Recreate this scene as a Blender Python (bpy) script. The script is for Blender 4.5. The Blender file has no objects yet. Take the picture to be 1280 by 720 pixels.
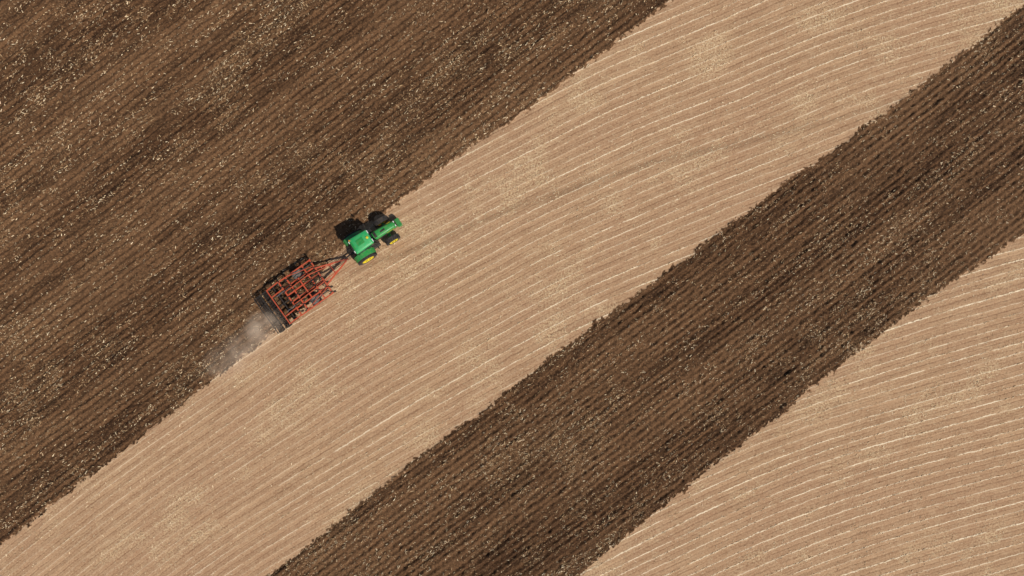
import bpy, bmesh, math, random
import numpy as np
from mathutils import Vector, Matrix
random.seed(4); rng=np.random.default_rng(7)
S=13.0; H=56.0
sc=bpy.context.scene
sc.view_settings.view_transform='Standard'; sc.view_settings.look='None'; sc.view_settings.exposure=0
def P(px,py): return ((px-640)/S,(360-py)/S)

# ---------------------------------------------------------------- materials
def new_mat(name):
    m=bpy.data.materials.new(name); m.use_nodes=True
    nt=m.node_tree; b=nt.nodes['Principled BSDF']; return m,nt,b
class NT:
    def __init__(s,nt): s.nt=nt
    def n(s,t,**k):
        x=s.nt.nodes.new(t)
        for a,b in k.items(): setattr(x,a,b)
        return x
    def set(s,inp,v):
        if isinstance(v,bpy.types.NodeSocket): s.nt.links.new(v,inp)
        else: inp.default_value=v
    def m(s,op,a,b=0.0,c=None,clamp=False):
        x=s.n('ShaderNodeMath',operation=op); x.use_clamp=clamp
        s.set(x.inputs[0],a); s.set(x.inputs[1],b)
        if c is not None: s.set(x.inputs[2],c)
        return x.outputs[0]
    def noise(s,vec,scale,detail=3,rough=.6):
        x=s.n('ShaderNodeTexNoise'); s.set(x.inputs['Vector'],vec)
        x.inputs['Scale'].default_value=scale; x.inputs['Detail'].default_value=detail; x.inputs['Roughness'].default_value=rough
        return x.outputs['Fac']
    def mr(s,v,a,b,c=0.0,d=1.0,smooth=True):
        x=s.n('ShaderNodeMapRange'); x.interpolation_type='SMOOTHSTEP' if smooth else 'LINEAR'
        s.set(x.inputs['Value'],v); x.inputs['From Min'].default_value=a; x.inputs['From Max'].default_value=b
        x.inputs['To Min'].default_value=c; x.inputs['To Max'].default_value=d
        return x.outputs['Result']
    def mix(s,f,a,b):
        x=s.n('ShaderNodeMix',data_type='RGBA')
        s.set(x.inputs[0],f)
        for i,v in ((6,a),(7,b)):
            if isinstance(v,tuple): v=(*v,1) if len(v)==3 else v
            s.set(x.inputs[i],v)
        return x.outputs[2]
    def comb(s,a,b,c=0.0):
        x=s.n('ShaderNodeCombineXYZ'); s.set(x.inputs[0],a); s.set(x.inputs[1],b); s.set(x.inputs[2],c); return x.outputs[0]
    def attr(s,name):
        x=s.n('ShaderNodeAttribute'); x.attribute_name=name; return x

def paint(name,col,rough=.4,metal=0,dust=.35,dustcol=(.38,.25,.15),coat=0.0,scale=4):
    m,nt,b=new_mat(name); N=NT(nt)
    tc=N.n('ShaderNodeTexCoord').outputs['Object']
    n1=N.noise(tc,scale,4,.65); n2=N.noise(tc,scale*7,2,.6)
    f=N.m('MULTIPLY',N.mr(N.m('ADD',N.m('MULTIPLY',n1,.7),N.m('MULTIPLY',n2,.3)),.36,.68),dust)
    v=N.mix(N.mr(n2,.3,.7),tuple(c*.8 for c in col),col)
    N.set(b.inputs['Base Color'],N.mix(f,v,dustcol))
    N.set(b.inputs['Roughness'],N.m('ADD',N.m('MULTIPLY',f,.6),rough,clamp=True))
    b.inputs['Metallic'].default_value=metal
    if coat: b.inputs['Coat Weight'].default_value=coat
    return m
M_green=paint('green_paint',(.010,.27,.050),.35,dust=.18,coat=.3)
M_roof=paint('roof_green_paint',(.018,.40,.115),.4,dust=.16,coat=.2)
M_yellow=paint('yellow_paint',(.78,.60,.015),.45,dust=.15)
M_red=paint('red_paint',(.52,.068,.022),.5,dust=.30,dustcol=(.32,.16,.09))
M_black=paint('black_parts',(.012,.012,.012),.5,dust=.3,dustcol=(.16,.11,.07))
M_tyre=paint('tyre_rubber',(.014,.014,.015),.8,dust=.35,dustcol=(.17,.12,.085),scale=6)
M_tyre2=paint('dusty_tyre_rubber',(.07,.066,.062),.85,dust=.8,dustcol=(.30,.25,.21),scale=6)
M_steel=paint('worn_steel',(.05,.04,.035),.5,metal=.5,dust=.5,dustcol=(.10,.06,.04))
M_chrome=paint('hydraulic_steel',(.6,.6,.6),.25,metal=.9,dust=.2)
M_glass,_nt,_b=new_mat('tinted_glass'); _b.inputs['Base Color'].default_value=(.02,.035,.035,1); _b.inputs['Roughness'].default_value=.08
M_amber=paint('amber_lamp',(.8,.25,.02),.2,dust=.05)
M_white=paint('lamp_lens',(.75,.75,.72),.15,dust=.1)

# ---------------------------------------------------------------- noise
def vnoise(x,y,seed=0):
    xi=np.floor(x).astype(np.int64); yi=np.floor(y).astype(np.int64)
    fx=x-xi; fy=y-yi; fx=fx*fx*(3-2*fx); fy=fy*fy*(3-2*fy)
    def h(a,b):
        n=(a*374761393+b*668265263+seed*1442695041)&0xFFFFFFFF
        n=((n^(n>>13))*1274126177)&0xFFFFFFFF
        n=((n^(n>>16))*2246822519)&0xFFFFFFFF
        return ((n^(n>>15))&0xFFFFFF)/float(0xFFFFFF)
    a=h(xi,yi);b=h(xi+1,yi);c=h(xi,yi+1);d=h(xi+1,yi+1)
    return (a*(1-fx)+b*fx)*(1-fy)+(c*(1-fx)+d*fx)*fy
def fbm(x,y,seed=0,o=3):
    r=0;a=.5;t=0
    for i in range(o):
        r=r+a*vnoise(x*2**i+17.3*i,y*2**i-9.1*i,seed+i*31); t+=a; a*=.55
    return r/t
def sstep(a,b,x):
    t=np.clip((x-a)/(b-a),0,1); return t*t*(3-2*t)
def poly(pts):
    w=[P(*p) for p in pts]; xs=np.array([p[0] for p in w]); ys=np.array([p[1] for p in w])
    def f(x):
        y=np.interp(x,xs,ys)
        y=np.where(x<xs[0],ys[0]+(x-xs[0])*.78,y); y=np.where(x>xs[-1],ys[-1]+(x-xs[-1])*.76,y); return y
    return f
B1=poly([(0,680),(100,604),(170,552),(235,500),(300,450),(345,414),(385,380),(404,338),(437,297),(500,250),(560,205),(640,150),(700,106),(760,60),(840,0)])
B2=poly([(335,720),(430,645),(520,575),(600,515),(680,454),(760,392),(850,328),(920,275),(1000,215),(1080,160),(1150,105),(1220,52),(1275,10)])
B3=poly([(722,720),(800,655),(880,591),(960,528),(1040,465),(1120,402),(1200,347),(1280,292)])
TR=poly([(400,352),(500,318),(560,293),(620,268),(700,240),(800,206),(900,183),(1000,160),(1100,133),(1180,108)])
A=math.radians(37.5); ca,sa=math.cos(A),math.sin(A)
SP=1.02
def fields(x,y):
    cs=.79
    e=(fbm(x*.35,y*.35,5,2)-.5)*.5+(fbm(x*2.2,y*2.2,6,2)-.5)*.5+(fbm(x*6,y*6,8,2)-.5)*.75
    s1=(y-B1(x))*cs+e; s2=(y-B2(x))*cs+e*1.0; s3=(y-B3(x))*cs+e
    d1=np.minimum(s1,75-s1)
    d2=np.minimum(-s2,s3)
    d3=np.minimum(-(s3+42),s3+62)
    sd=np.maximum(np.maximum(d1,d2),d3)
    till=sstep(-.16,.16,sd)
    u=ca*x+sa*y; v=-sa*x+ca*y
    vd=v+(fbm(u*.03,v*.1,21,2)-.5)*1.2+(fbm(u*.22,v*.8,22,2)-.5)*.13
    xc=np.clip(x,-70,75)
    F=.525*x-.00265*xc*xc-(x-xc)*.00265*2*xc
    r0=(y-F)/SP
    rv=r0+(vnoise(r0*.55,x*.01,38)-.5)*.5+(fbm(x*.04,y*.06,33,2)-.5)*1.2+(fbm(x*.5,y*.5,34,2)-.5)*.07+(fbm(x*2,y*1.2,35,2)-.5)*.08
    tr=(y-TR(x))+(fbm(x*.5,y*.5,36,2)-.5)*.3
    tr=np.exp(-(tr/.34)**2)*sstep(-19,-12,x)*(1-.5*sstep(20,40,x))*(1-till)
    return sd,till,u,v,vd,rv,tr
def rowstrength(rv,u):   # how much stubble each row kept, drifting along the row
    k=np.floor(rv+.5)
    return .35+.65*sstep(.22,.72,.55*vnoise(k*5.37,u*.018,101)+.45*vnoise(k*3.1+9,u*.09,103))
def height(x,y,F=None):
    if F is None: F=fields(x,y)
    sd,till,u,v,vd,rv,tr=F
    amp=.5+1.2*fbm(u*.18,v*1.2,41,2)
    cl=fbm(u*2.2,v*3.2,43,3)
    hd=.056*np.sin(vd*2*np.pi/.60)*amp+.12*(cl-.5)+.26*np.clip(cl-.57,0,1)+.10*(vnoise(x*5.2,y*5.2,47)-.5)+.10*(fbm(u*.12,v*1.5,44,3)-.5)
    ph=rv-np.floor(rv)-.5
    hl=-.024*np.exp(-(ph/.10)**2)+.015*np.exp(-((np.abs(ph)-.5)/.06)**2)-.010*np.exp(-((np.abs(ph)-.25)/.06)**2)+.038*(fbm(x*3,y*3,53,3)-.5)-.05*tr*fbm(x*3,y*3,59,2)
    fade=1-sstep(70,130,np.maximum(abs(x),abs(y)))
    return (hd*till+hl*(1-till))*fade

# ---------------------------------------------------------------- ground
def axis(half,step,far):
    a=list(np.arange(-half,half+step/2,step)); s=step; x=a[-1]; out=[]
    while x<far: s*=1.22; x+=s; out.append(x)
    return np.array([-o for o in out[::-1]]+a+out)
gx=axis(52.5,.1,1500); gy=axis(31,.1,1500)
X,Y=np.meshgrid(gx,gy); nx,ny=len(gx),len(gy)
x=X.ravel(); y=Y.ravel()
Fd=fields(x,y); sd,till,u,v,vd,rv,tr=Fd
z=height(x,y,Fd)
co=np.stack([x,y,z],1).astype(np.float32)
i=np.arange(nx*ny).reshape(ny,nx)
q=np.stack([i[:-1,:-1],i[:-1,1:],i[1:,1:],i[1:,:-1]],-1).reshape(-1,4).astype(np.int32)
def mesh_np(name,co,quads):
    me=bpy.data.meshes.new(name)
    me.vertices.add(len(co)); me.vertices.foreach_set('co',co.astype(np.float32).ravel())
    me.loops.add(quads.size); me.loops.foreach_set('vertex_index',quads.ravel().astype(np.int32))
    me.polygons.add(len(quads)); me.polygons.foreach_set('loop_start',np.arange(0,quads.size,4,dtype=np.int32))
    me.update(calc_edges=True)
    o=bpy.data.objects.new(name,me); sc.collection.objects.link(o); return o,me
gr,gm=mesh_np('ploughed_field_ground',co,q)
gm.polygons.foreach_set('use_smooth',np.ones(len(q),dtype=bool))
def addf(me,n,a):
    at=me.attributes.new(n,'FLOAT','POINT'); at.data.foreach_set('value',a.astype(np.float32))
addf(gm,'tilled',till); addf(gm,'rowv',rv); addf(gm,'vd',vd); addf(gm,'track',tr)
addf(gm,'rowstr',rowstrength(rv,u))
def strawf(x,y,u,v):
    a=fbm(u*.10,v*.30,61,3); b=fbm(x*.5,y*.5,67,3)
    return np.clip(sstep(.50,.78,a*.55+b*.45),0,1)
addf(gm,'straw',strawf(x,y,u,v))
vp=v/3.6+(fbm(u*.02,v*.05,91,2)-.5)*.5
addf(gm,'band',.55*fbm(u*.015,vp,93,2)+.45*fbm(u*.05,v*.9,94,3))

gmat,nt,b=new_mat('field_soil'); N=NT(nt)
pos=N.n('ShaderNodeNewGeometry').outputs['Position']
sp=N.n('ShaderNodeSeparateXYZ'); nt.links.new(pos,sp.inputs[0]); px_,py_=sp.outputs[0],sp.outputs[1]
uu=N.m('ADD',N.m('MULTIPLY',px_,ca),N.m('MULTIPLY',py_,sa))
vv=N.m('ADD',N.m('MULTIPLY',px_,-sa),N.m('MULTIPLY',py_,ca))
a_t=N.attr('tilled').outputs['Fac'];a_r=N.attr('rowv').outputs['Fac'];a_v=N.attr('vd').outputs['Fac']
a_tr=N.attr('track').outputs['Fac'];a_s=N.attr('straw').outputs['Fac'];a_b=N.attr('band').outputs['Fac']
a_rs=N.attr('rowstr').outputs['Fac']
nbig=N.noise(N.comb(N.m('MULTIPLY',uu,.5),vv),.12,2,.6)
nrow=N.noise(N.comb(N.m('MULTIPLY',uu,.16),N.m('MULTIPLY',a_r,2.4)),1.0,3,.65)
nf=N.noise(pos,6.0,3,.75); nm=N.noise(pos,1.3,3,.65)
L=N.mix(N.mr(nrow,.32,.68),(.300,.170,.092),(.440,.270,.152))
L=N.mix(N.m('MULTIPLY',N.mr(nbig,.35,.65),.6),L,(.345,.195,.110))
L=N.mix(N.m('MULTIPLY',N.mr(nm,.46,.70),.42),L,(.51,.350,.210))
L=N.mix(N.m('MULTIPLY',N.mr(nf,.35,.75),.45),L,(.57,.392,.235))
L=N.mix(N.m('MULTIPLY',N.mr(nf,.48,.28),.6),L,(.20,.108,.058))
fr=N.m('FRACT',a_r); dist=N.m('ABSOLUTE',N.m('SUBTRACT',fr,.5))
jit=N.m('MULTIPLY',N.m('SUBTRACT',nf,.5),.12)
brk=N.noise(N.comb(N.m('MULTIPLY',uu,.35),N.m('MULTIPLY',N.m('FLOOR',N.m('ADD',a_r,.5)),3.7)),1.0,3,.75)
dk=N.m('MULTIPLY',N.mr(N.m('ADD',dist,jit),.08,.02),N.mr(brk,.70,.40))
L=N.mix(N.m('MULTIPLY',dk,.62),L,(.18,.095,.05))
dk2=N.m('MULTIPLY',N.mr(N.m('ABSOLUTE',N.m('SUBTRACT',N.m('ADD',dist,jit),.25)),.05,.01),N.mr(nm,.35,.6))
L=N.mix(N.m('MULTIPLY',dk2,.35),L,(.22,.12,.065))
xf=N.mr(px_,-45,20,.4,1.0)
st=N.m('MULTIPLY',N.mr(N.m('ADD',dist,N.m('MULTIPLY',jit,1.2)),.435,.478),N.m('MULTIPLY',N.mr(brk,.34,.54),N.m('MULTIPLY',xf,a_rs)))
L=N.mix(N.m('MULTIPLY',st,.92),L,(.86,.72,.51))
sw=N.m('MULTIPLY',a_s,N.mr(nf,.45,.62))
L=N.mix(N.m('MULTIPLY',sw,.65),L,(.66,.51,.30))
L=N.mix(N.m('MULTIPLY',N.m('MULTIPLY',a_tr,N.mr(nf,.42,.58)),.65),L,(.17,.10,.055))
nfur=N.noise(N.comb(N.m('MULTIPLY',uu,.22),N.m('MULTIPLY',a_v,3.0)),1.0,4,.72)
D=N.mix(N.mr(nfur,.34,.66),(.028,.0125,.0056),(.134,.066,.030))
D=N.mix(N.m('MULTIPLY',N.mr(a_b,.40,.64),.65),D,(.165,.086,.041))
D=N.mix(N.m('MULTIPLY',N.mr(nf,.52,.70),.7),D,(.25,.140,.070))
D=N.mix(N.m('MULTIPLY',N.mr(nf,.50,.32),.85),D,(.015,.007,.0033))
dvar=N.noise(N.comb(N.m('MULTIPLY',uu,.35),vv),.10,3,.55)
D=N.mix(N.m('MULTIPLY',N.mr(dvar,.48,.72),.30),D,(.175,.094,.046))
D=N.mix(N.m('MULTIPLY',N.mr(dvar,.50,.30),.30),D,(.036,.016,.007))
D=N.mix(N.m('MULTIPLY',a_s,N.m('MULTIPLY',N.mr(nf,.4,.65),.25)),D,(.34,.21,.105))
tm=N.mr(N.m('ADD',a_t,N.m('MULTIPLY',N.m('SUBTRACT',nf,.5),1.3)),.35,.65)
col=N.mix(tm,L,D)
N.set(b.inputs['Base Color'],col); b.inputs['Roughness'].default_value=.95
b.inputs['Specular IOR Level'].default_value=.15
bp=N.n('ShaderNodeBump'); bp.inputs['Strength'].default_value=.85; bp.inputs['Distance'].default_value=.06
nb=N.noise(pos,9,2,.75); N.set(bp.inputs['Height'],N.m('MULTIPLY',nb,N.mr(a_t,0,1,.5,1.4)))
nt.links.new(bp.outputs[0],b.inputs['Normal'])
gm.materials.append(gmat)

# ---------------------------------------------------------------- straw
def straws(name,x,y,ang,ln,wd,col,lift=.025):
    n=len(x); hz=height(x,y)+lift+rng.random(n)*.03
    dx=np.cos(ang)*ln/2; dy=np.sin(ang)*ln/2; ox=-np.sin(ang)*wd/2; oy=np.cos(ang)*wd/2
    t=(rng.random(n)-.5)*ln*.35; r=(rng.random(n)-.5)*wd*.8
    V=np.empty((n,4,3))
    for k,(a,bb) in enumerate(((-1,-1),(1,-1),(1,1),(-1,1))):
        tp=1.0 if a<0 else .5
        V[:,k,0]=x+a*dx+bb*ox*tp; V[:,k,1]=y+a*dy+bb*oy*tp; V[:,k,2]=hz+a*t+bb*r
    o,me=mesh_np(name,V.reshape(-1,3),np.arange(4*n).reshape(n,4))
    addf(me,'tone',np.repeat(col,4)); 
    return o,me
smat,nt,b=new_mat('dry_straw'); N=NT(nt)
tn=N.attr('tone').outputs['Fac']
c=N.mix(N.mr(tn,0,.5,smooth=False),(.20,.108,.050),(.52,.34,.17)); c=N.mix(N.mr(tn,.5,1,smooth=False),c,(.86,.70,.46))
N.set(b.inputs['Base Color'],c); b.inputs['Roughness'].default_value=.7
n=520000
sx=(rng.random(n)-.5)*112; sy=(rng.random(n)-.5)*68
F=fields(sx,sy)
dens=.07+.34*strawf(sx,sy,F[2],F[3])+.30*sstep(.52,.75,fbm(sx*1.6,sy*1.6,71,2))+.36*sstep(.55,.8,fbm(F[2]*.12,F[3]*1.5,73,2))
k=(rng.random(n)<dens*F[1]*.85)
sx,sy=sx[k],sy[k]; n1=len(sx)
ang=A+rng.normal(0,.7,n1); ln=.06+.24*rng.random(n1)**2.2; wd=.02+.045*rng.random(n1)**1.5
o1,m1=straws('straw_residue',sx,sy,ang,ln,wd,rng.random(n1)**1.2)
m1.materials.append(smat)
n=620000
sx=(rng.random(n)-.5)*112; sy=(rng.random(n)-.5)*68
F=fields(sx,sy); ph=F[5]-np.round(F[5])
brk=fbm(F[2]*.35,np.round(F[5])*3.7,81,3)
xf=.3+.7*sstep(-45,20,sx)
pr=np.exp(-(ph/.045)**2)*sstep(.34,.54,brk)*1.9*xf*rowstrength(F[5],F[2])+.04+.34*strawf(sx,sy,F[2],F[3])*sstep(.45,.6,fbm(sx*2,sy*2,83,2))+.2*F[6]
k=rng.random(n)<pr*(1-F[1])
sx,sy,ph=sx[k],sy[k],ph[k]; n2=len(sx)
slope=np.arctan(.525-.0053*np.clip(sx,-70,75))
inrow=np.exp(-(ph/.08)**2)
ang=slope+rng.normal(0,1,n2)*(.95-.65*inrow)
ln=.06+.22*rng.random(n2)**1.6; wd=.02+.03*rng.random(n2)
o2,m2=straws('corn_stubble',sx,sy,ang,ln,wd,np.clip(.40+.6*rng.random(n2),0,1),.015)
m2.materials.append(smat)
print('straw',n1,n2)

# ---------------------------------------------------------------- part builder
class Part:
    def __init__(s): s.v=[]; s.f=[]
    def add(s,vs,fs):
        o=len(s.v); s.v+= [tuple(v) for v in vs]; s.f+=[tuple(i+o for i in f) for f in fs]
    def box(s,c,sz,R=None):
        hx,hy,hz=[k/2 for k in sz]; vs=[]
        for z in(-hz,hz):
            for p in((-hx,-hy),(hx,-hy),(hx,hy),(-hx,hy)): vs.append(Vector((p[0],p[1],z)))
        if R: vs=[R@v for v in vs]
        s.add([v+Vector(c) for v in vs],[(3,2,1,0),(4,5,6,7),(0,1,5,4),(1,2,6,5),(2,3,7,6),(3,0,4,7)]); return s
    def beam(s,a,b,w,h,up=(0,0,1)):
        a=Vector(a);b=Vector(b);d=(b-a); L=d.length; d.normalize(); up=Vector(up)
        if abs(d.dot(up))>.95: up=Vector((1,0,0))
        sd=up.cross(d).normalized(); u2=d.cross(sd)
        R=Matrix((d,sd,u2)).transposed()
        return s.box((a+b)/2,(L,w,h),R)
    def cyl(s,a,b,r,n=14,r2=None):
        a=Vector(a);b=Vector(b);d=(b-a).normalized(); r2=r if r2 is None else r2
        t=Vector((0,0,1)) if abs(d.z)<.9 else Vector((1,0,0)); e=d.cross(t).normalized(); g=d.cross(e)
        vs=[a+(e*math.cos(2*math.pi*i/n)+g*math.sin(2*math.pi*i/n))*r for i in range(n)]+[b+(e*math.cos(2*math.pi*i/n)+g*math.sin(2*math.pi*i/n))*r2 for i in range(n)]
        s.add(vs,[(i,(i+1)%n,n+(i+1)%n,n+i) for i in range(n)]+[tuple(range(n))[::-1],tuple(range(n,2*n))]); return s
    def lathe(s,c,prof,n=40,sgn=1):
        c=Vector(c); vs=[];m=len(prof)
        for i in range(n):
            t=2*math.pi*i/n
            for r,yy in prof: vs.append(c+Vector((r*math.cos(t),yy*sgn,r*math.sin(t))))
        s.add(vs,[(i*m+j,i*m+j+1,((i+1)%n)*m+j+1,((i+1)%n)*m+j) for i in range(n) for j in range(m-1)]); return s
    def prism(s,pts,y0,y1,taper=None):
        n=len(pts); vs=[(p[0],y0,p[1]) for p in pts]+[(p[0],y1,p[1]) for p in pts]
        s.add(vs,[tuple(range(n)),tuple(range(n,2*n))[::-1]]+[(i,n+i,n+(i+1)%n,(i+1)%n) for i in range(n)]); return s
    def tube(s,pts,r,n=8):
        for a,b in zip(pts[:-1],pts[1:]): s.cyl(a,b,r,n)
        return s
    def obj(s,name,mat,par,bev=0,smooth=False):
        me=bpy.data.meshes.new(name); me.from_pydata(s.v,[],s.f); me.update()
        bm=bmesh.new(); bm.from_mesh(me); bmesh.ops.recalc_face_normals(bm,faces=bm.faces); bm.to_mesh(me); bm.free()
        me.materials.append(mat); o=bpy.data.objects.new(name,me); sc.collection.objects.link(o); o.parent=par
        if bev:
            m=o.modifiers.new('bevel','BEVEL'); m.width=bev; m.segments=2; m.limit_method='ANGLE'
        if smooth:
            for p in me.polygons: p.use_smooth=True
            es=o.modifiers.new('es','EDGE_SPLIT'); es.split_angle=math.radians(35)
        return o
def empty(name,loc,rz):
    e=bpy.data.objects.new(name,None); sc.collection.objects.link(e); e.location=loc; e.rotation_euler=(0,0,rz); return e

def wheel(par,nm,c,R,W,rr,sgn,tmat,rmat,lugs=22):
    w=W/2
    t=Part().lathe(c,[(rr,-w*.78),(rr*1.12,-w*.95),(R*.86,-w),(R*.955,-w*.86),(R*.965,0),(R*.955,w*.86),(R*.86,w),(rr*1.12,w*.95),(rr,w*.78),(rr*.97,0),(rr,-w*.78)],48)
    for i in range(lugs):
        for sd_ in (-1,1):
            th=2*math.pi*(i+(.5 if sd_>0 else 0))/lugs
            Rm=Matrix.Rotation(-th,3,'Y')@Matrix.Rotation(sd_*math.radians(38),3,'X')
            cc=Vector(c)+Matrix.Rotation(-th,3,'Y')@Vector((R*.975,sd_*w*.46,0))
            t.box(cc,(R*.06,w*1.05,R*.055),Rm)
    t.obj(nm+'_tyre',tmat,par,0,True)
    k=sgn
    r=Part().lathe(c,[(rr*1.04,k*w*.90),(rr*.98,k*w*.99),(rr*.93,k*w*.90),(rr*.86,k*w*.72),(rr*.55,k*w*.72),(rr*.5,k*w*.86),(rr*.28,k*w*.92),(rr*.26,k*w*1.2),(rr*.16,k*w*1.25),(0.001,k*w*1.25)],36)
    r.lathe(c,[(rr*1.0,-k*w*.8),(rr*.9,-k*w*.7),(rr*.85,0),(rr*.86,k*w*.72)],36)
    r.obj(nm+'_rim',rmat,par,0,True)
    bo=Part()
    for i in range(8):
        a=2*math.pi*i/8; p=Vector(c)+Vector((rr*.40*math.cos(a),k*w*.86,rr*.40*math.sin(a)))
        bo.cyl(p,p+Vector((0,k*.06,0)),.025,6)
    bo.obj(nm+'_bolts',M_black,par)

# ---------------------------------------------------------------- tractor
TA=math.radians(33)
tx,ty=P(450,309); T=empty('farm_tractor',(tx*.982,ty*.982,-.02),TA)
for s,nm in((1,'left'),(-1,'right')):
    wheel(T,'rear_'+nm+'_wheel',(0,s*1.15,1.0),1.0,.60,.60,s,M_tyre,M_yellow,22)
    wheel(T,'front_'+nm+'_wheel',(2.95,s*1.02,.75),.75,.48,.45,s,M_tyre,M_yellow,20)
Part().box((.55,0,1.0),(2.5,.62,.62)).box((2.3,0,.95),(2.2,.5,.45)).cyl((0,-1.0,1.0),(0,1.0,1.0),.17).box((0,0,1.0),(.6,.9,.6)).obj('chassis',M_green,T,.03)
Part().beam((2.95,-.85,.75),(2.95,.85,.75),.22,.2).box((2.95,0,.8),(.5,.4,.3)).cyl((2.75,-.6,.75),(2.75,.6,.75),.04).obj('front_axle',M_green,T,.02)
def loft(secs):
    p=Part(); n=len(secs[0]); vs=[q for s_ in secs for q in s_]
    fs=[tuple(range(n)),tuple(range((len(secs)-1)*n,len(secs)*n))[::-1]]
    for a in range(len(secs)-1):
        for i in range(n): fs.append((a*n+i,(a+1)*n+i,(a+1)*n+(i+1)%n,a*n+(i+1)%n))
    p.add(vs,fs); return p
def sec(x,w,zb,zt,c=.12):
    return [(x,-w,zb),(x,w,zb),(x,w,zt-c*1.3),(x,w-c,zt-c*.25),(x,w*.35,zt),(x,-w*.35,zt),(x,-w+c,zt-c*.25),(x,-w,zt-c*1.3)]
loft([sec(1.72,.42,1.15,2.02),sec(2.3,.41,1.15,1.98),(sec(3.2,.37,1.12,1.86)),sec(3.85,.33,1.05,1.70),sec(4.05,.26,1.05,1.45)]).obj('hood',M_green,T,.02,True)
Part().box((2.4,.425,1.5),(1.1,.03,.35)).box((2.4,-.425,1.5),(1.1,.03,.35)).box((4.02,0,1.3),(.14,.42,.34)).box((1.95,0,2.03),(.26,.5,.03)).box((2.75,0,1.945),(.5,.16,.03)).obj('grilles',M_black,T,.01)
Part().box((4.00,.2,1.58),(.1,.16,.09)).box((4.00,-.2,1.58),(.1,.16,.09)).obj('headlights',M_white,T,.02)
Part().box((3.3,.375,1.62),(.9,.012,.07)).box((3.3,-.375,1.62),(.9,.012,.07)).obj('hood_stripe',M_yellow,T)
w=Part()
for i in range(9): w.box((4.3,-.36+.09*i,.85),(.42,.075,.5))
w.box((4.05,0,.85),(.3,.5,.3)).obj('front_weights',M_green,T,.02)
Part().cyl((1.82,-.58,1.5),(1.82,-.58,2.55),.085).cyl((1.82,-.58,2.55),(1.80,-.58,2.95),.05).obj('exhaust_stack',M_black,T,0,True)
Part().cyl((1.82,.58,1.6),(1.82,.58,2.3),.09).cyl((1.82,.58,2.3),(1.82,.58,2.42),.14).obj('air_intake',M_black,T,0,True)
CX=.45
def sh(secs): return [[(p[0]+CX,p[1],p[2]) for p in s_] for s_ in secs]
cab=loft(sh([[(-.62,-.70,1.35),(1.12,-.62,1.35),(1.12,.62,1.35),(-.62,.70,1.35)],[(-.68,-.78,2.0),(1.22,-.68,2.0),(1.22,.68,2.0),(-.68,.78,2.0)],[(-.55,-.70,2.74),(.98,-.62,2.74),(.98,.62,2.74),(-.55,.70,2.74)]]))
cab.obj('cab_glass',M_glass,T,.03)
pl=Part()
for s in(1,-1):
    pl.beam((CX+1.13,s*.63,1.35),(CX+1.23,s*.69,2.0),.08,.08).beam((CX+1.23,s*.69,2.0),(CX+.99,s*.63,2.74),.08,.08)
    pl.beam((CX-.63,s*.71,1.35),(CX-.69,s*.79,2.0),.09,.09).beam((CX-.69,s*.79,2.0),(CX-.56,s*.71,2.74),.09,.09)
    pl.beam((CX+.35,s*.68,1.35),(CX+.35,s*.75,2.0),.07,.06).beam((CX+.35,s*.75,2.0),(CX+.3,s*.68,2.74),.07,.06)
pl.box((CX+.25,0,1.32),(1.8,1.3,.1)).obj('cab_pillars',M_black,T,.01)
rf=loft(sh([[(-.66,-.70,2.74),(1.10,-.66,2.74),(1.10,.66,2.74),(-.66,.70,2.74)],[(-.74,-.80,2.84),(1.20,-.73,2.84),(1.20,.73,2.84),(-.74,.80,2.84)],[(-.66,-.74,2.98),(1.08,-.66,2.98),(1.08,.66,2.98),(-.66,.74,2.98)],[(-.45,-.54,3.06),(.85,-.48,3.06),(.85,.48,3.06),(-.45,.54,3.06)]]))
rf.obj('cab_roof',M_roof,T,.05,True)
Part().box((CX+.2,0,3.075),(.7,.56,.05)).box((CX-.55,0,3.03),(.16,.8,.04)).obj('roof_hatch',M_green,T,.02)
Part().cyl((CX+.92,0,3.03),(CX+.92,0,3.14),.13,16,.08).obj('receiver_dome',M_yellow,T,0,True)
bl=Part()
for s in(1,-1): bl.box((CX+1.2,s*.45,2.87),(.07,.3,.09)).box((CX-.74,s*.5,2.87),(.07,.22,.09))
bl.obj('roof_lights',M_white,T,.01)
Part().cyl((CX-.58,.60,2.98),(CX-.58,.60,3.17),.06).obj('beacon',M_amber,T,0,True)
mr_=Part()
for s in(1,-1): mr_.beam((CX+1.1,s*.66,2.45),(CX+1.2,s*1.2,2.5),.03,.03).box((CX+1.21,s*1.23,2.35),(.06,.24,.34))
mr_.obj('mirrors',M_black,T,.01)
fe=Part()
for s in(1,-1):
    pts=[]
    for i in range(11):
        a=math.radians(10+i*14)
        pts.append((1.11*math.cos(a),1.0+1.11*math.sin(a)*.99))
    ins=[(p[0]*.955,1+(p[1]-1)*.955) for p in pts[::-1]]
    for i in range(10):
        q=[pts[i],pts[i+1],ins[9-i],ins[10-i]]
        fe.prism(q,s*.70,s*1.22)
    fe.prism([(1.0,1.2),(.85,1.7),(.4,2.0),(-.3,2.0),(-.8,1.7),(-.95,1.2)],s*.68,s*.72)
fe.obj('rear_fenders',M_green,T)
Part().box((1.35,.7,.9),(.8,.36,.5)).box((1.35,-.7,.9),(.8,.36,.5)).obj('fuel_tanks',M_black,T,.06)
stp=Part()
for i in range(4): stp.box((1.4,.98+.02*i*-1,.45+.25*i),(.45,.22,.03))
stp.beam((1.18,.98,.4),(1.18,.91,1.3),.03,.03).beam((1.62,.98,.4),(1.62,.91,1.3),.03,.03).obj('cab_steps',M_black,T)
hi=Part()
for s in(1,-1): hi.beam((-.3,s*.35,.75),(-1.15,s*.45,.6),.07,.1).beam((-.35,s*.4,1.45),(-1.0,s*.45,.65),.05,.05)
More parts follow.
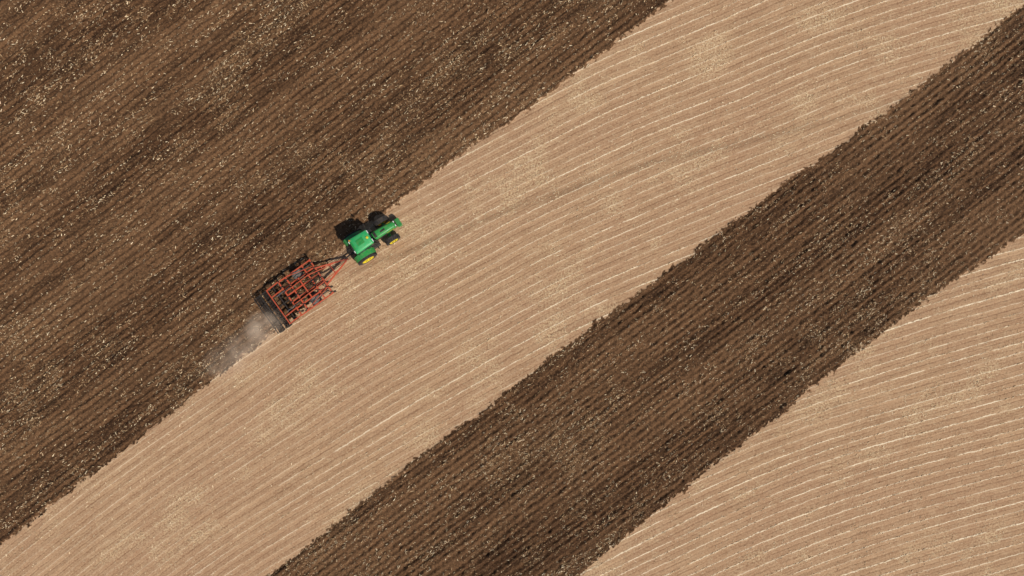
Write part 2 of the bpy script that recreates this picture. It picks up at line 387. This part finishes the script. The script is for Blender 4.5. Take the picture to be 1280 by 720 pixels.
hi.beam((-.2,0,.5),(-1.95,0,.48),.14,.07).box((-.5,0,1.2),(.35,.7,.4)).beam((-.35,-.4,1.45),(-.35,.4,1.45),.12,.12).obj('rear_hitch',M_black,T,.01)

# ---------------------------------------------------------------- cultivator
CA=math.radians(35.5)
cx,cy=P(433,325); C=empty('trailed_cultivator',(cx*.992,cy*.992,0),CA)
Zf=.98; hw=1.9
f=Part()
ys=[-1.9,-1.1,-.36,.36,1.1,1.9]; xs=[-2.7,-3.6,-5.5,-6.3]
for j,yy in enumerate(ys): f.beam((-2.64,yy,Zf),(-6.36,yy,Zf),.11,.13)
for xx in xs: f.beam((xx,-hw-.055,Zf+.14),(xx,hw+.055,Zf+.14),.13,.12)
f.obj('frame',M_red,C,.012)
d=Part()
for s in(1,-1):
    d.beam((.0,s*.06,.55),(-2.7,s*.95,Zf+.02),.13,.15)
    d.beam((-1.1,s*.38,.75),(-3.6,s*.72,Zf+.55),.07,.07).beam((-3.6,s*.72,Zf+.2),(-3.6,s*.72,Zf+.6),.09,.09)
    d.beam((-3.6,s*.72,Zf+.57),(-6.3,s*.72,Zf+.24),.07,.07)
    d.beam((-2.7,s*1.2,Zf+.28),(-5.5,s*1.85,Zf+.30),.05,.05)
    d.beam((-6.3,s*1.1,Zf+.22),(-7.7,s*1.1,Zf-.02),.10,.10).beam((-6.3,s*1.9,Zf+.22),(-7.7,s*1.9,Zf-.02),.10,.10)
d.beam((-1.5,-.5,.78),(-1.5,.5,.78),.1,.1).box((.05,0,.53),(.35,.16,.12)).beam((-4.5,-1.1,Zf+.26),(-4.5,1.1,Zf+.26),.12,.12)
for yy in(-1.1,-.36,.36,1.1): d.box((-4.5,yy,Zf+.13),(.14,.06,.16))
d.beam((-7.7,-1.95,Zf+.04),(-7.7,1.95,Zf+.04),.09,.09)
d.obj('drawbar',M_red,C,.01)
tn_=Part()
for r,xx in enumerate(xs+[-4.5]):
    for j in range(7):
        yy=-1.75+j*.56+(r%2)*.27
        if yy>1.9 or (abs(abs(yy)-1.5)<.45 and xx in(-4.5,-3.6)): continue
        pts=[(xx,yy,Zf+.05),(xx-.28,yy,Zf-.02),(xx-.42,yy,Zf-.22),(xx-.38,yy,Zf-.5),(xx-.18,yy,Zf-.75),(xx-.02,yy,.02)]
        for a,b_ in zip(pts[:-1],pts[1:]): tn_.beam(a,b_,.06,.05)
        tn_.box((xx+.0,yy,.05),(.22,.16,.03),Matrix.Rotation(.5,3,'Y'))
        tn_.box((xx-.02,yy,Zf+.06),(.18,.12,.32))
tn_.obj('tines',M_steel,C)
for s,nm in((1,'left'),(-1,'right')):
    for k_,yo in enumerate((1.32,1.70)):
        wheel(C,f'transport_{nm}_{k_}',(-4.55,s*yo,.52),.52,.32,.26,s,M_tyre2,M_red,16)
    Part().beam((-3.7,s*1.51,Zf),(-4.55,s*1.51,.52),.05,.1).cyl((-4.55,s*1.15,.52),(-4.55,s*1.85,.52),.04).obj(f'wheel_arm_{nm}',M_black,C)
hy=Part(); hc=Part()
for s in(1,-1):
    hc.cyl((-2.8,s*1.5,Zf+.32),(-3.5,s*1.5,Zf+.32),.06); hy.cyl((-3.5,s*1.5,Zf+.32),(-3.95,s*1.5,Zf+.15),.03)
    hc.cyl((-5.6,s*.85,Zf+.36),(-6.2,s*.85,Zf+.34),.055); hy.cyl((-6.2,s*.85,Zf+.34),(-7.2,s*.85,Zf+.1),.028)
hy.obj('cylinder_rods',M_chrome,C); hc.obj('hydraulic_cylinders',M_black,C)
h=Part()
for k_ in range(4):
    yy=-.12+.08*k_
    h.tube([(1.3,yy,1.2),(.6,yy*1.5,.85),(0,yy*1.2,.8),(-1.0,yy*1.6,.95),(-2.4,yy*2,1.15),(-4.2,yy*3,1.3)],.022,6)
h.obj('hydraulic_hoses',M_black,C)
rr_=Part(); ar=Part()
for j in range(14):
    yy=-1.82+j*.28; sg=1 if j%2 else -1
    R_=Matrix.Rotation(sg*.35,3,'Z')
    p=Vector((-7.25,yy,.24)); ax=R_@Vector((0,1,0))
    rr_.cyl(p-ax*.01,p+ax*.012,.25,18,.2); rr_.beam((-7.25,yy,.3),(-7.1,yy,.78),.03,.05)
rr_.beam((-7.1,-1.9,.8),(-7.1,1.9,.8),.1,.1)
for xx,r in((-8.15,.30),(-8.95,.27)):
    for yc0,yc1 in((-1.98,-.05),(.05,1.98)):
        for k_ in range(11):
            a=2*math.pi*k_/11; a2=a+.5
            rr_.beam((xx+r*math.cos(a),yc0,r+.02+r*math.sin(a)),(xx+r*math.cos(a2),yc1,r+.02+r*math.sin(a2)),.045,.025)
        for k_ in range(8):
            yy=yc0+(yc1-yc0)*k_/7
            rr_.lathe((xx,yy,r+.02),[(r*.97,-.012),(r*.97,.012),(r*.55,.012),(r*.55,-.012),(r*.97,-.012)],20)
        rr_.cyl((xx,yc0,r+.02),(xx,yc1,r+.02),.05,8)
rr_.obj('rollers_and_discs',M_steel,C)
for yy in(-1.95,-1.0,0,1.0,1.95):
    ar.beam((-6.3,yy*.95,Zf-.1),(-7.7,yy,.82),.08,.09).beam((-7.7,yy,.80),(-9.15,yy,.68),.07,.08)
    ar.beam((-8.15,yy,.3),(-8.15,yy,.75),.05,.05).beam((-8.95,yy,.27),(-8.95,yy,.68),.05,.05)
ar.beam((-8.55,-2.0,.80),(-8.55,2.0,.80),.1,.1).beam((-9.25,-2.0,.72),(-9.25,2.0,.72),.08,.08)
ar.obj('rear_arms',M_black,C,.008)

# ---------------------------------------------------------------- dust
def dust(loc,sc_,rot,den,seed):
    bm=bmesh.new(); bmesh.ops.create_icosphere(bm,subdivisions=3,radius=1)
    me=bpy.data.meshes.new('dust_cloud'); bm.to_mesh(me); bm.free()
    o=bpy.data.objects.new('dust_cloud',me); sc.collection.objects.link(o); o.location=loc; o.scale=sc_; o.rotation_euler=(0,0,rot)
    m=bpy.data.materials.new('dust_volume'); m.use_nodes=True; nt=m.node_tree; nt.nodes.clear(); N=NT(nt)
    out=N.n('ShaderNodeOutputMaterial'); vs=N.n('ShaderNodeVolumePrincipled'); nt.links.new(vs.outputs[0],out.inputs['Volume'])
    vs.inputs['Color'].default_value=(.98,.76,.57,1); vs.inputs['Anisotropy'].default_value=-.45
    oc=N.n('ShaderNodeTexCoord').outputs['Object']; ln=N.n('ShaderNodeVectorMath',operation='LENGTH'); nt.links.new(oc,ln.inputs[0])
    pos=N.n('ShaderNodeNewGeometry').outputs['Position']
    va=N.n('ShaderNodeVectorMath',operation='ADD'); nt.links.new(pos,va.inputs[0]); va.inputs[1].default_value=(seed*7.1,seed*3.3,0)
    nz=N.noise(va.outputs[0],.5,3,.6)
    dd=N.m('MULTIPLY',N.mr(ln.outputs['Value'],1.0,.0),N.mr(nz,.28,.72))
    N.set(vs.inputs['Density'],N.m('MULTIPLY',dd,den)); me.materials.append(m)
a,b_=P(334,408); dust((a,b_,.8),(2.4,2.0,1.0),CA,.85,1)
a,b_=P(305,437); dust((a,b_,.9),(5.4,2.4,1.1),CA,.42,2)

# ---------------------------------------------------------------- light / camera
el=math.radians(48); az=math.radians(-35)
dv=Vector((math.cos(el)*math.cos(az),math.cos(el)*math.sin(az),math.sin(el)))
sl=bpy.data.lights.new('sun','SUN'); sl.energy=4.35; sl.angle=math.radians(.5); sl.color=(1,.95,.87)
so=bpy.data.objects.new('sun',sl); sc.collection.objects.link(so); so.rotation_euler=(-dv).to_track_quat('-Z','Y').to_euler(); so.location=dv*80
wd_=bpy.data.worlds.new('World'); sc.world=wd_; wd_.use_nodes=True; nt=wd_.node_tree
sk=nt.nodes.new('ShaderNodeTexSky'); sk.sky_type='NISHITA'; sk.sun_disc=False; sk.sun_elevation=el; sk.sun_rotation=math.pi/2-az
nt.links.new(sk.outputs[0],nt.nodes['Background'].inputs[0]); nt.nodes['Background'].inputs[1].default_value=.065
cam=bpy.data.cameras.new('camera'); co_=bpy.data.objects.new('camera',cam); sc.collection.objects.link(co_)
co_.location=(0,0,H); cam.sensor_width=36; cam.lens=36*H/(1280/S); cam.clip_end=5000
sc.camera=co_
